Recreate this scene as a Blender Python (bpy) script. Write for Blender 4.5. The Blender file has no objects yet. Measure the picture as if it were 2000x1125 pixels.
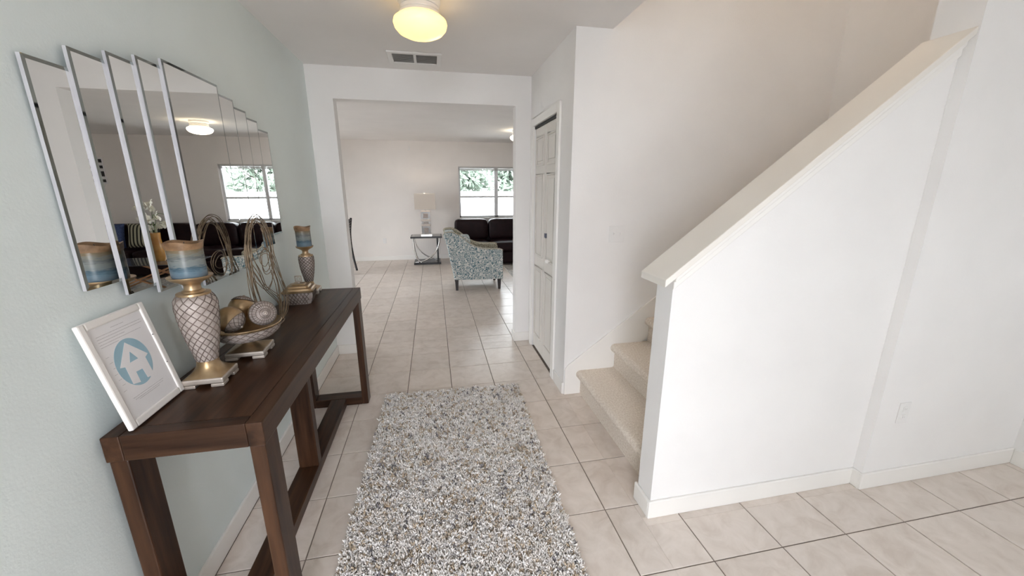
import bpy, bmesh, math, random
import numpy as np
from mathutils import Vector, Matrix, Euler
random.seed(7); RNG = np.random.default_rng(11)
scene = bpy.context.scene
COL = scene.collection
PI = math.pi

# ------------------------------------------------------------------ camera
F_PX, W_PX, H_PX = 755.44, 2000.0, 1125.0
CAM_H = 1.5
PITCH, YAW = -14.43, -11.256
cd = bpy.data.cameras.new('camera'); cam = bpy.data.objects.new('camera', cd); COL.objects.link(cam)
cd.sensor_fit = 'HORIZONTAL'; cd.sensor_width = 36.0; cd.lens = 36.0 * F_PX / W_PX
cd.clip_start = 0.02; cd.clip_end = 300
cam.location = (0, 0, CAM_H)
cam.rotation_euler = (math.radians(90 + PITCH), 0, math.radians(YAW))
scene.camera = cam

# ------------------------------------------------------------------ world (bright overcast sky)
SKY = 5.2
world = bpy.data.worlds.new('overcast_sky'); scene.world = world; world.use_nodes = True
wn = world.node_tree.nodes; wb = wn['Background']
wb.inputs['Color'].default_value = (0.90, 0.93, 1.0, 1); wb.inputs['Strength'].default_value = SKY

def portal(name, loc, rot, sx, sy):
    d = bpy.data.lights.new(name, 'AREA'); d.shape = 'RECTANGLE'; d.size = sx; d.size_y = sy
    o = bpy.data.objects.new(name, d); COL.objects.link(o); o.location = loc; o.rotation_euler = rot
    d.cycles.is_portal = True
    return o
FD = (-0.90, 0.14, 2.38)          # front doorway behind the camera: x0, x1, head height
portal('daylight_front_door', ((FD[0]+FD[1])/2, -1.95, FD[2]/2), (PI/2, 0, 0), FD[1]-FD[0], FD[2])
FW = (2.05, 2.75, .95, 2.10)      # unseen fill window, added to light the half wall: x0, x1, z0, z1
portal('daylight_fill_window', ((FW[0]+FW[1])/2, -1.95, (FW[2]+FW[3])/2), (PI/2, 0, 0), FW[1]-FW[0], FW[3]-FW[2])
portal('daylight_far_window', (1.38, 8.74, 1.42), (-PI/2, 0, 0), 1.66, 1.08)
portal('daylight_patio_door', (-4.15, 6.3, 1.05), (0, -PI/2, 0), 2.1, 1.8)

# ------------------------------------------------------------------ exposure
vs = scene.view_settings
vs.view_transform = 'Standard'; vs.look = 'None'; vs.exposure = 1.67; vs.gamma = 1.0
vs.use_curve_mapping = False
scene.cycles.max_bounces = 14; scene.cycles.diffuse_bounces = 9; scene.cycles.glossy_bounces = 6
scene.cycles.transparent_max_bounces = 12
scene.cycles.sample_clamp_indirect = 8.0
scene.cycles.caustics_reflective = False; scene.cycles.caustics_refractive = False

# ------------------------------------------------------------------ materials
def nd(nt, t, **kw):
    n = nt.nodes.new(t)
    for k, v in kw.items(): setattr(n, k, v)
    return n
def base_mat(name, color=(.8,.8,.8), rough=.5, metal=0.0, spec=.5):
    m = bpy.data.materials.new(name); m.use_nodes = True
    b = m.node_tree.nodes['Principled BSDF']
    b.inputs['Base Color'].default_value = (*color, 1); b.inputs['Roughness'].default_value = rough
    b.inputs['Metallic'].default_value = metal; b.inputs['Specular IOR Level'].default_value = spec
    return m, m.node_tree, b
def noise_mat(name, c1, c2, scale=8, rough=.5, metal=0.0, bump=0.0, bscale=None, detail=4, stretch=(1,1,1), spec=.5, lo=.35, hi=.65, coord='Object', bdist=.01):
    m, nt, b = base_mat(name, c1, rough, metal, spec)
    tc = nd(nt, 'ShaderNodeTexCoord'); mp = nd(nt, 'ShaderNodeMapping'); mp.inputs['Scale'].default_value = stretch
    nt.links.new(tc.outputs[coord], mp.inputs['Vector'])
    no = nd(nt, 'ShaderNodeTexNoise'); no.inputs['Scale'].default_value = scale; no.inputs['Detail'].default_value = detail
    nt.links.new(mp.outputs['Vector'], no.inputs['Vector'])
    cr = nd(nt, 'ShaderNodeValToRGB'); cr.color_ramp.elements[0].position = lo; cr.color_ramp.elements[1].position = hi
    cr.color_ramp.elements[0].color = (*c1, 1); cr.color_ramp.elements[1].color = (*c2, 1)
    nt.links.new(no.outputs['Fac'], cr.inputs['Fac']); nt.links.new(cr.outputs['Color'], b.inputs['Base Color'])
    if bump:
        n2 = nd(nt, 'ShaderNodeTexNoise'); n2.inputs['Scale'].default_value = bscale or scale; n2.inputs['Detail'].default_value = 3
        nt.links.new(mp.outputs['Vector'], n2.inputs['Vector'])
        bp = nd(nt, 'ShaderNodeBump'); bp.inputs['Strength'].default_value = bump; bp.inputs['Distance'].default_value = bdist
        nt.links.new(n2.outputs['Fac'], bp.inputs['Height']); nt.links.new(bp.outputs['Normal'], b.inputs['Normal'])
    return m
def wall_mat(name, c, rough=.85):
    c2 = tuple(min(1, x*1.03) for x in c)
    return noise_mat(name, c, c2, 3, rough, bump=.12, bscale=140, spec=.2, bdist=.004)
M = {}
M['white_wall'] = wall_mat('white_wall_paint', (.83,.815,.805))
M['mint_wall'] = wall_mat('pale_mint_wall_paint', (.735,.80,.795))
M['living_wall'] = wall_mat('warm_white_wall_paint', (.84,.80,.77))
M['ceiling'] = wall_mat('ceiling_paint', (.83,.81,.80))
M['trim'] = noise_mat('white_trim_gloss', (.84,.82,.79), (.86,.84,.81), 4, .42)
M['cap'] = noise_mat('cream_trim_gloss', (.80,.765,.71), (.82,.785,.73), 4, .42)
M['door'] = noise_mat('door_paint', (.69,.655,.61), (.71,.675,.63), 5, .5)
M['dark_gap'] = noise_mat('black_track', (.012,.012,.012), (.02,.02,.02), 5, .7)
M['grout'] = noise_mat('grout', (.17,.135,.115), (.22,.18,.15), 30, .9)
def tile_mat():
    m, nt, b = base_mat('beige_floor_tile', (.5,.42,.36), .32, 0, .45)
    tc = nd(nt, 'ShaderNodeTexCoord'); oi = nd(nt, 'ShaderNodeObjectInfo')
    ad = nd(nt, 'ShaderNodeVectorMath', operation='ADD'); sc = nd(nt, 'ShaderNodeVectorMath', operation='SCALE')
    cx = nd(nt, 'ShaderNodeCombineXYZ'); nt.links.new(oi.outputs['Random'], cx.inputs['X']); nt.links.new(oi.outputs['Random'], cx.inputs['Z'])
    sc.inputs['Scale'].default_value = 37; nt.links.new(cx.outputs[0], sc.inputs[0])
    nt.links.new(tc.outputs['Object'], ad.inputs[0]); nt.links.new(sc.outputs[0], ad.inputs[1])
    no = nd(nt, 'ShaderNodeTexNoise'); no.inputs['Scale'].default_value = 9; no.inputs['Detail'].default_value = 7; no.inputs['Roughness'].default_value = .62
    no.inputs['Distortion'].default_value = .8
    nt.links.new(ad.outputs[0], no.inputs['Vector'])
    cr = nd(nt, 'ShaderNodeValToRGB'); e = cr.color_ramp.elements
    e[0].position = .33; e[0].color = (.61,.53,.47,1); e[1].position = .66; e[1].color = (.74,.665,.61,1)
    k = cr.color_ramp.elements.new(.5); k.color = (.685,.61,.55,1)
    nt.links.new(no.outputs['Fac'], cr.inputs['Fac'])
    hs = nd(nt, 'ShaderNodeHueSaturation'); mr = nd(nt, 'ShaderNodeMapRange')
    mr.inputs['To Min'].default_value = .95; mr.inputs['To Max'].default_value = 1.05
    nt.links.new(oi.outputs['Random'], mr.inputs['Value']); nt.links.new(mr.outputs[0], hs.inputs['Value'])
    nt.links.new(cr.outputs['Color'], hs.inputs['Color']); nt.links.new(hs.outputs['Color'], b.inputs['Base Color'])
    bp = nd(nt, 'ShaderNodeBump'); bp.inputs['Strength'].default_value = .08; bp.inputs['Distance'].default_value = .004
    nt.links.new(no.outputs['Fac'], bp.inputs['Height']); nt.links.new(bp.outputs['Normal'], b.inputs['Normal'])
    return m
M['tile'] = tile_mat()
for _ax,_st in (('x',(1.3,16,16)),('y',(16,1.3,16)),('z',(16,16,1.3))):
    M['wood_'+_ax] = noise_mat('espresso_wood_'+_ax, (.017,.0065,.003), (.074,.034,.017), 2.2, .33, stretch=_st, bump=.04, bscale=12, detail=8, lo=.3, hi=.75, bdist=.003, spec=.22)
M['mirror'] = base_mat('mirror_glass', (.90,.90,.885), .0, 1.0)[0]
M['mirror_side'] = noise_mat('silver_edge', (.50,.50,.53), (.56,.56,.58), 10, .35, .3)
M['mirror_bevel'] = base_mat('bevel_dark_reflection', (.34,.365,.355), .03, 1.0)[0]  # tinted dark so the bevels carry dark reflections in their colour
M['gold'] = noise_mat('antique_gold', (.32,.21,.105), (.52,.385,.24), 14, .33, .8, lo=.3, hi=.7)
M['pale_gold'] = noise_mat('pale_champagne', (.42,.355,.30), (.54,.48,.425), 18, .38, .45)
M['taupe'] = noise_mat('pale_taupe_resin', (.34,.285,.255), (.46,.40,.37), 40, .5, .15)
M['lattice'] = noise_mat('brown_lattice', (.10,.075,.062), (.20,.155,.13), 30, .5, .2)
M['wax_rim'] = noise_mat('brown_wax_rim', (.15,.08,.035), (.32,.19,.10), 25, .5, bump=.3, bscale=60)
def candle_mat():
    m, nt, b = base_mat('sea_glass_candle', (.5,.6,.65), .25)
    tc = nd(nt, 'ShaderNodeTexCoord'); sp = nd(nt, 'ShaderNodeSeparateXYZ'); nt.links.new(tc.outputs['Generated'], sp.inputs[0])
    mp = nd(nt, 'ShaderNodeMapping'); mp.inputs['Scale'].default_value = (2,2,9); nt.links.new(tc.outputs['Generated'], mp.inputs['Vector'])
    no = nd(nt, 'ShaderNodeTexNoise'); no.inputs['Scale'].default_value = 2.2; no.inputs['Detail'].default_value = 6; nt.links.new(mp.outputs[0], no.inputs['Vector'])
    ma = nd(nt, 'ShaderNodeMath', operation='MULTIPLY_ADD'); ma.inputs[1].default_value = .38
    nt.links.new(no.outputs['Fac'], ma.inputs[0]); nt.links.new(sp.outputs['Z'], ma.inputs[2])
    sb = nd(nt, 'ShaderNodeMath', operation='SUBTRACT'); sb.inputs[1].default_value = .19; nt.links.new(ma.outputs[0], sb.inputs[0])
    cr = nd(nt, 'ShaderNodeValToRGB'); e = cr.color_ramp.elements
    e[0].position = .0; e[0].color = (.155,.205,.25,1); e[1].position = .97; e[1].color = (.16,.12,.07,1)
    for p, c in ((.22,(.115,.18,.23)),(.36,(.045,.09,.12)),(.44,(.17,.195,.20)),(.62,(.19,.205,.20)),(.72,(.10,.115,.112)),(.82,(.17,.17,.145))):
        k = e.new(p); k.color = (*c,1)
    nt.links.new(sb.outputs[0], cr.inputs['Fac']); nt.links.new(cr.outputs[0], b.inputs['Base Color'])
    return m
M['candle'] = candle_mat()
M['bronze'] = noise_mat('bronze_wire', (.20,.14,.09), (.38,.29,.20), 40, .4, .6)
M['frame_white'] = noise_mat('white_frame_paint', (.80,.77,.74), (.83,.80,.77), 6, .4)
M['paper'] = noise_mat('paper', (.79,.775,.785), (.81,.795,.80), 4, .6)
M['print_blue'] = noise_mat('print_blue', (.30,.47,.56), (.34,.51,.60), 20, .6)
M['print_grey'] = noise_mat('print_grey', (.46,.44,.45), (.66,.64,.65), 300, .6)
M['black'] = noise_mat('black_lacquer', (.008,.008,.009), (.014,.013,.015), 8, .3)
M['leg_dark'] = noise_mat('dark_leg_wood', (.014,.011,.012), (.03,.022,.022), 9, .4)
M['leather'] = noise_mat('black_brown_leather', (.009,.003,.004), (.016,.006,.007), 12, .45, bump=.15, bscale=90, bdist=.003, spec=.18)
M['chrome'] = base_mat('chrome', (.75,.74,.73), .12, 1.0)[0]
M['smoked_glass'] = noise_mat('smoked_glass_top', (.06,.06,.07), (.09,.09,.10), 3, .06)
M['copper'] = noise_mat('copper_metal', (.45,.25,.13), (.56,.33,.19), 8, .35, .8)
M['vase'] = noise_mat('amber_vase', (.36,.17,.04), (.55,.30,.09), 6, .2)
M['petal'] = noise_mat('white_petal', (.78,.76,.66), (.85,.84,.78), 8, .6)
M['green'] = noise_mat('stem_green', (.06,.12,.03), (.12,.2,.06), 8, .6)
M['blue_cloth'] = noise_mat('blue_cushion_cloth', (.02,.035,.10), (.05,.08,.19), 60, .8)
M['plastic_white'] = noise_mat('white_plastic', (.80,.79,.78), (.82,.81,.80), 6, .35)
M['slat_grey'] = noise_mat('vent_slat_paint', (.56,.55,.54), (.60,.59,.58), 6, .5)
M['vinyl'] = noise_mat('white_vinyl', (.74,.75,.77), (.78,.79,.81), 3, .4)
M['ext_ground'] = noise_mat('pale_paving_and_grass', (.38,.37,.35), (.46,.45,.43), .6, .9)
M['bark'] = noise_mat('bark', (.06,.045,.035), (.13,.10,.08), 12, .9)
M['leaf'] = noise_mat('leaf_green', (.13,.17,.13), (.26,.31,.25), 2.2, .6)
M['carpet'] = noise_mat('beige_stair_carpet', (.68,.595,.51), (.90,.83,.75), 95, .95, bump=.6, bscale=260, detail=8, spec=.05, bdist=.006, lo=.3, hi=.7)
M['ext_wall'] = noise_mat('stucco', (.55,.53,.5), (.6,.58,.55), 5, .9)
def glass_mat():
    m = bpy.data.materials.new('window_glass'); m.use_nodes = True; nt = m.node_tree; nt.nodes.clear()
    out = nd(nt,'ShaderNodeOutputMaterial'); mx = nd(nt,'ShaderNodeMixShader'); tr = nd(nt,'ShaderNodeBsdfTransparent'); gl = nd(nt,'ShaderNodeBsdfGlossy'); fr = nd(nt,'ShaderNodeFresnel')
    tr.inputs[0].default_value = (.95,.97,.96,1); gl.inputs['Roughness'].default_value = .0; fr.inputs[0].default_value = 1.35
    nt.links.new(fr.outputs[0], mx.inputs[0]); nt.links.new(tr.outputs[0], mx.inputs[1]); nt.links.new(gl.outputs[0], mx.inputs[2]); nt.links.new(mx.outputs[0], out.inputs[0])
    return m
M['glass'] = glass_mat()
def fabric_mat(name, light, mid, dark, scale):
    m, nt, b = base_mat(name, light, .9, 0, .1)
    tc = nd(nt,'ShaderNodeTexCoord')
    no = nd(nt,'ShaderNodeTexNoise'); no.inputs['Scale'].default_value = scale*.7; no.inputs['Detail'].default_value = 2
    nt.links.new(tc.outputs['Object'], no.inputs['Vector'])
    mv = nd(nt,'ShaderNodeMixRGB'); mv.inputs[0].default_value = .12; nt.links.new(tc.outputs['Object'], mv.inputs[1]); nt.links.new(no.outputs['Color'], mv.inputs[2])
    vo = nd(nt,'ShaderNodeTexVoronoi'); vo.feature = 'DISTANCE_TO_EDGE'; vo.inputs['Scale'].default_value = scale
    nt.links.new(mv.outputs[0], vo.inputs['Vector'])
    v2 = nd(nt,'ShaderNodeTexVoronoi'); v2.inputs['Scale'].default_value = scale; nt.links.new(mv.outputs[0], v2.inputs['Vector'])
    cr = nd(nt,'ShaderNodeValToRGB'); e = cr.color_ramp.elements; cr.color_ramp.interpolation = 'CONSTANT'
    e[0].position = 0; e[0].color = (*light,1); e[1].position = .1; e[1].color = (*dark,1)
    k = e.new(.2); k.color = (*mid,1); k = e.new(.30); k.color = (*light,1)
    nt.links.new(vo.outputs['Distance'], cr.inputs['Fac'])
    c2 = nd(nt,'ShaderNodeValToRGB'); c2.color_ramp.elements[0].position=.45; c2.color_ramp.elements[1].position=.55
    n3 = nd(nt,'ShaderNodeTexNoise'); n3.inputs['Scale'].default_value = scale*.9; nt.links.new(tc.outputs['Object'], n3.inputs['Vector'])
    nt.links.new(n3.outputs['Fac'], c2.inputs['Fac'])
    mx = nd(nt,'ShaderNodeMixRGB'); nt.links.new(c2.outputs[0], mx.inputs[0]); mx.inputs[2].default_value = (*mid,1); nt.links.new(cr.outputs[0], mx.inputs[1])
    m2 = nd(nt,'ShaderNodeMixRGB'); m2.inputs[0].default_value = .35; nt.links.new(cr.outputs[0], m2.inputs[1]); nt.links.new(mx.outputs[0], m2.inputs[2])
    nt.links.new(m2.outputs[0], b.inputs['Base Color'])
    return m
M['chair_fabric'] = fabric_mat('teal_leaf_fabric', (.66,.67,.64), (.33,.40,.41), (.07,.15,.19), 19)
M['chair_inner'] = fabric_mat('tan_lit_leaf_fabric', (.55,.52,.42), (.35,.32,.24), (.12,.11,.08), 26)
M['piping'] = noise_mat('tan_piping', (.45,.40,.30), (.5,.45,.35), 20, .8)
M['area_rug'] = fabric_mat('grey_pattern_rug', (.55,.53,.50), (.38,.37,.35), (.25,.24,.23), 9)
def stripe_mat():
    m, nt, b = base_mat('striped_cloth', (.5,.5,.4), .85)
    tc = nd(nt,'ShaderNodeTexCoord'); wv = nd(nt,'ShaderNodeTexWave'); wv.wave_type='BANDS'; wv.bands_direction='X'; wv.inputs['Scale'].default_value = 5.5
    nt.links.new(tc.outputs['Object'], wv.inputs['Vector'])
    cr = nd(nt,'ShaderNodeValToRGB'); cr.color_ramp.interpolation='CONSTANT'; e=cr.color_ramp.elements
    e[0].position=0; e[0].color=(.015,.015,.012,1); e[1].position=.42; e[1].color=(.42,.41,.30,1)
    nt.links.new(wv.outputs['Fac'], cr.inputs['Fac']); nt.links.new(cr.outputs[0], b.inputs['Base Color'])
    return m
M['stripe'] = stripe_mat()
def emit_mat(name, c, s, basec=(.9,.88,.8)):
    m, nt, b = base_mat(name, basec, .35)
    b.inputs['Emission Color'].default_value = (*c,1); b.inputs['Emission Strength'].default_value = s
    return m
M['lamp_glass'] = emit_mat('lit_frosted_glass', (1.0,.62,.15), .66, (.85,.78,.55))
M['lamp_glass_far'] = emit_mat('lit_frosted_glass_white', (1.0,.86,.62), 2.6)
M['shade'] = emit_mat('lit_linen_shade', (1.0,.72,.5), .03, (.46,.425,.38))
def rug_mat():
    m, nt, b = base_mat('shag_yarn', (.7,.68,.65), .95, 0, .05)
    at = nd(nt,'ShaderNodeVertexColor'); at.layer_name = 'yarn'
    nt.links.new(at.outputs[0], b.inputs['Base Color']); return m
M['yarn'] = rug_mat()

# ------------------------------------------------------------------ mesh helpers
class MB:
    def __init__(s): s.v = []; s.f = []
    def add(s, vs, fs):
        n = len(s.v); s.v += [tuple(p) for p in vs]; s.f += [tuple(i+n for i in f) for f in fs]; return s
    def box(s, x0, x1, y0, y1, z0, z1):
        return s.add([(x0,y0,z0),(x1,y0,z0),(x1,y1,z0),(x0,y1,z0),(x0,y0,z1),(x1,y0,z1),(x1,y1,z1),(x0,y1,z1)],
                     [(0,3,2,1),(4,5,6,7),(0,1,5,4),(1,2,6,5),(2,3,7,6),(3,0,4,7)])
    def hexa(s, p):
        return s.add(p, [(0,3,2,1),(4,5,6,7),(0,1,5,4),(1,2,6,5),(2,3,7,6),(3,0,4,7)])
    def prism(s, pts, axis, a, b):
        n = len(pts)
        def w(p, t): return {'x':(t,p[0],p[1]),'y':(p[0],t,p[1]),'z':(p[0],p[1],t)}[axis]
        vs = [w(p,a) for p in pts]+[w(p,b) for p in pts]
        fs = [tuple(range(n))[::-1], tuple(range(n,2*n))]+[(i,(i+1)%n,(i+1)%n+n,i+n) for i in range(n)]
        return s.add(vs, fs)
    def tube(s, path, r, n=6, closed=False):
        P = [Vector(p) for p in path]; m = len(P)
        if not hasattr(r,'__len__'): r = [r]*m
        vs = []; up = None
        for i,p in enumerate(P):
            if closed: t = P[(i+1)%m]-P[i-1]
            else: t = P[min(i+1,m-1)]-P[max(i-1,0)]
            t.normalize()
            if up is None: up = t.orthogonal().normalized()
            up = (up - t*up.dot(t))
            if up.length < 1e-6: up = t.orthogonal()
            up.normalize(); bi = t.cross(up)
            for k in range(n):
                a = 2*PI*k/n; vs.append(p+(up*math.cos(a)+bi*math.sin(a))*r[i])
        fs = []
        for i in range(m if closed else m-1):
            j = (i+1)%m
            for k in range(n): fs.append((i*n+k, i*n+(k+1)%n, j*n+(k+1)%n, j*n+k))
        if not closed: fs += [tuple(range(n))[::-1], tuple((m-1)*n+k for k in range(n))]
        return s.add(vs, fs)
    def lathe(s, prof, n=32, c=(0,0,0), sq=None):
        vs=[]; fs=[]; m=len(prof)
        for i,(r,z) in enumerate(prof):
            for k in range(n):
                a=2*PI*k/n; rr=r
                if sq:                       # superellipse blend towards a square section
                    e=sq[i]
                    if e>0:
                        q=max(abs(math.cos(a)),abs(math.sin(a))); rr=r*((1-e)+e/q)
                vs.append((c[0]+rr*math.cos(a),c[1]+rr*math.sin(a),c[2]+z))
        for i in range(m-1):
            for k in range(n): fs.append((i*n+k,i*n+(k+1)%n,(i+1)*n+(k+1)%n,(i+1)*n+k))
        fs += [tuple(range(n))[::-1], tuple((m-1)*n+k for k in range(n))]
        return s.add(vs,fs)
    def sphere(s, c, r, nu=20, nv=12, rot=None, v0=0.0, v1=1.0):
        if not hasattr(r,'__len__'): r=(r,r,r)
        vs=[];fs=[]
        for j in range(nv+1):
            t=PI*(v0+(v1-v0)*j/nv)
            for k in range(nu):
                a=2*PI*k/nu; p=Vector((r[0]*math.sin(t)*math.cos(a),r[1]*math.sin(t)*math.sin(a),r[2]*math.cos(t)))
                if rot: p=rot@p
                vs.append(p+Vector(c))
        for j in range(nv):
            for k in range(nu): fs.append((j*nu+k,(j+1)*nu+k,(j+1)*nu+(k+1)%nu,j*nu+(k+1)%nu))
        return s.add(vs,fs)
    def shift(s, d):
        s.v=[(x+d[0],y+d[1],z+d[2]) for x,y,z in s.v]; return s
    def mesh(s, name, mat, smooth=None):
        me=bpy.data.meshes.new(name); me.from_pydata(s.v,[],s.f); me.update()
        if mat: me.materials.append(mat)
        if smooth is not None:
            me.shade_smooth(); me.set_sharp_from_angle(angle=math.radians(smooth))
        return me
    def build(s, name, mat, parent=None, smooth=None, bevel=0, seg=2, sub=0):
        bm_fix = s.mesh(name, mat, smooth)
        if sub or bevel:
            b=bmesh.new(); b.from_mesh(bm_fix); bmesh.ops.remove_doubles(b,verts=b.verts,dist=1e-6); bmesh.ops.recalc_face_normals(b,faces=b.faces); b.to_mesh(bm_fix); b.free()
        o=bpy.data.objects.new(name,bm_fix); COL.objects.link(o)
        if parent is not None: o.parent=parent
        if bevel:
            md=o.modifiers.new('bevel','BEVEL'); md.width=bevel; md.segments=seg; md.limit_method='ANGLE'; md.angle_limit=math.radians(40)
        if sub:
            md=o.modifiers.new('sub','SUBSURF'); md.levels=sub; md.render_levels=sub
        return o
def box(*a): return MB().box(*a)
def tag(o, label, cat, group=None):
    o['label']=label; o['category']=cat
    if group: o['group']=group
    return o
def thing(name, label, cat, loc=(0,0,0), rot=(0,0,0), group=None):
    o=bpy.data.objects.new(name,None); COL.objects.link(o); o.location=loc
    o.rotation_euler=rot if hasattr(rot,'__len__') else (0,0,rot); o.empty_display_size=.1
    return tag(o,label,cat,group)
def struct(name, mb, mat, label=None, **kw):
    o=mb.build(name,M[mat],**kw); o['kind']='structure'
    if label: o['label']=label
    return o
def copy_tree(o, parent=None):
    c=o.copy(); COL.objects.link(c); c.parent=parent
    for ch in o.children: copy_tree(ch,c)
    return c

# ------------------------------------------------------------------ setting dimensions
XL, YB, ZC = -0.94, 3.60, 2.44         # left wall, wall with the opening, ceiling
XC = 0.89                              # closet wall
YS = 2.50                              # stairwell back wall
YH0, YH1, XH = 1.345, 1.457, 0.925     # half wall faces and its end
XJ, YJ = 2.085, 1.298                  # full-height wall end and face
XR, YF = 3.13, -1.80                   # right wall, front wall
OX0, OX1, OZ = -0.75, 0.75, 2.20       # opening to the living room
YB2, YFAR, LX0, LX1 = 3.72, 8.60, -4.0, 4.6
ZUP = 5.0

# ------------------------------------------------------------------ floor and tiles
fl = MB().box(XL-.12,XR+.12,YF-.12,YB,-.16,-.004).box(LX0,LX1,YB,YFAR,-.16,-.004)
floor = struct('floor', fl, 'grout', 'beige ceramic tile floor with thin brown grout joints')
TX, TY, X0G, Y0G, J = .334, .338, .741, 1.086, .005
zones = [(XL,XC,YF,YB),(XC,XR,YF,YJ),(XC,XJ-.001,YJ,YH0),(XC,XH+.02,YH0,YH1),(XC,1.03,YH1,YS),(OX0,OX1,YB,YB2),(LX0,LX1,YB2,YFAR)]
def project(p):
    v = cam_inv @ Vector((*p,1))
    if v.z > -.05: return None
    return (W_PX/2+F_PX*v.x/-v.z, H_PX/2-F_PX*v.y/-v.z)
bpy.context.view_layer.update()
cam_inv = cam.matrix_world.inverted()
tiles = []
for zi,(ax,bx_,ay,by) in enumerate(zones):
    i0=math.floor((ax-X0G)/TX); i1=math.ceil((bx_-X0G)/TX); j0=math.floor((ay-Y0G)/TY); j1=math.ceil((by-Y0G)/TY)
    for i in range(i0,i1):
        for j in range(j0,j1):
            cx0,cx1=X0G+i*TX+J/2,X0G+(i+1)*TX-J/2; cy0,cy1=Y0G+j*TY+J/2,Y0G+(j+1)*TY-J/2
            a0,a1,b0,b1=max(cx0,ax),min(cx1,bx_),max(cy0,ay),min(cy1,by)
            if a1-a0<.012 or b1-b0<.012: continue
            full=(a1-a0>TX-J-1e-4 and b1-b0>TY-J-1e-4)
            pts=[project((x,y,0)) for x in (a0,a1) for y in (b0,b1)]
            area=0
            if all(pts):
                us=[min(max(p[0],0),W_PX) for p in pts]; v_=[min(max(p[1],0),H_PX) for p in pts]
                area=(max(us)-min(us))*(max(v_)-min(v_))
            hid = zi==6 and not (-2.6 < (a0+a1)/2 < 3.2 and abs((a0+a1)/2-.05) < (b0+b1)/2*.30+.1)
            tiles.append((0 if hid else area, a0,a1,b0,b1,full))
tiles.sort(key=lambda t:-t[0])
def tile_mb(hx,hy):
    m=MB(); b=.0015
    m.add([(-hx,-hy,-.006),(hx,-hy,-.006),(hx,hy,-.006),(-hx,hy,-.006),(-hx,-hy,-b),(hx,-hy,-b),(hx,hy,-b),(-hx,hy,-b),(-hx+b,-hy+b,0),(hx-b,-hy+b,0),(hx-b,hy-b,0),(-hx+b,hy-b,0)],
      [(0,1,5,4),(1,2,6,5),(2,3,7,6),(3,0,4,7),(4,5,9,8),(5,6,10,9),(6,7,11,10),(7,4,8,11),(8,9,10,11)])
    return m
full_me = tile_mb((TX-J)/2,(TY-J)/2).mesh('tile',M['tile'])
rest=MB()
for k,(ar,a0,a1,b0,b1,fu) in enumerate(tiles):
    cx,cy=(a0+a1)/2,(b0+b1)/2
    if k<300 and ar>0:
        me=full_me if fu else tile_mb((a1-a0)/2,(b1-b0)/2).mesh('tile',M['tile'])
        o=bpy.data.objects.new('tile',me); COL.objects.link(o); o.parent=floor; o.location=(cx,cy,0)
    else:
        rest.add(*(lambda q:(q.v,q.f))(tile_mb((a1-a0)/2,(b1-b0)/2).shift((cx,cy,0))))
ro=rest.build('outlying_tiles',M['tile'],floor); ro['kind']='stuff'

# ------------------------------------------------------------------ walls and ceilings
struct('wall_left', box(XL-.12,XL,YF-.12,YB,-.1,ZC+.1),'mint_wall','pale mint painted wall behind the console table')
struct('wall_back', MB().box(LX0-.12,OX0,YB,YB2,-.1,ZC+.1).box(OX1,LX1+.12,YB,YB2,-.1,ZC+.1).box(OX0,OX1,YB,YB2,OZ,ZC+.1),'white_wall','white wall with a wide opening to the living room')
DY0,DY1,DZ=2.80,3.47,2.005
struct('wall_closet', MB().box(XC,XC+.11,YS,DY0,-.1,ZC+.1).box(XC,XC+.11,DY1,YB,-.1,ZC+.1).box(XC,XC+.11,DY0,DY1,DZ+.012,ZC+.1),'white_wall','white wall holding the narrow closet door')
struct('wall_stair', box(XC+.11,2.92,YS,YS+.11,-.1,ZUP),'white_wall','tall white wall behind the stairs')
struct('wall_stair_end', box(2.82,2.93,YJ+.16,YS,-.1,ZUP),'white_wall','white wall closing the top of the stairs')
CS=.7745                                    # cap slope
def capz(x): return 1.128+(x-.862)*CS       # underside of the cap board
struct('wall_half', MB().prism([(XH,-.1),(XJ,-.1),(XJ,capz(XJ)),(XH,capz(XH))],'y',YH0,YH1),'white_wall','sloping white half wall beside the stairs')
struct('wall_right_bay', box(XJ,XR+.12,YJ,YH1+.003,-.1,ZUP),'white_wall','full-height white wall beyond the half wall')
struct('wall_right', box(XR,XR+.12,YF,YJ,-.1,ZC+.1),'white_wall')
struct('wall_front', MB().box(XL-.12,FD[0],YF-.12,YF,-.1,ZC+.1).box(FD[1],FW[0],YF-.12,YF,-.1,ZC+.1).box(FW[1],XR+.12,YF-.12,YF,-.1,ZC+.1).box(FW[0],FW[1],YF-.12,YF,-.1,FW[2]).box(FW[0],FW[1],YF-.12,YF,FW[3],ZC+.1).box(FD[0],FD[1],YF-.12,YF,FD[2],ZC+.1),'white_wall')
struct('ceiling', MB().box(XL-.12,1.125,YF-.12,YS,ZC,ZC+.25).box(XL-.12,XC+.05,YS,YB,ZC,ZC+.25).box(1.125,XR+.12,YF-.12,YJ,ZC,ZC+.25),'ceiling','flat pale grey hall ceiling')
struct('ceiling_stair', MB().box(1.0,3.0,YJ-.1,YS+.11,ZUP,ZUP+.1),'ceiling')
struct('wall_upper_hall', MB().box(1.015,1.125,YJ-.1,YS,ZC+.25,ZUP).box(1.125,XJ,YJ-.1,YJ,ZC+.25,ZUP),'white_wall')
struct('ceiling_closet', MB().box(XC+.05,2.93,YS+.11,YB,ZC,ZC+.1),'ceiling')
struct('wall_closet_end', box(1.75,1.85,YS+.11,YB,-.1,ZC),'white_wall')
struct('ceiling_living', box(LX0-.12,LX1+.12,YB2,YFAR+.12,ZC,ZC+.1),'ceiling')
WX0,WX1,WZ0,WZ1=.554,2.19,.885,1.95
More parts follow.
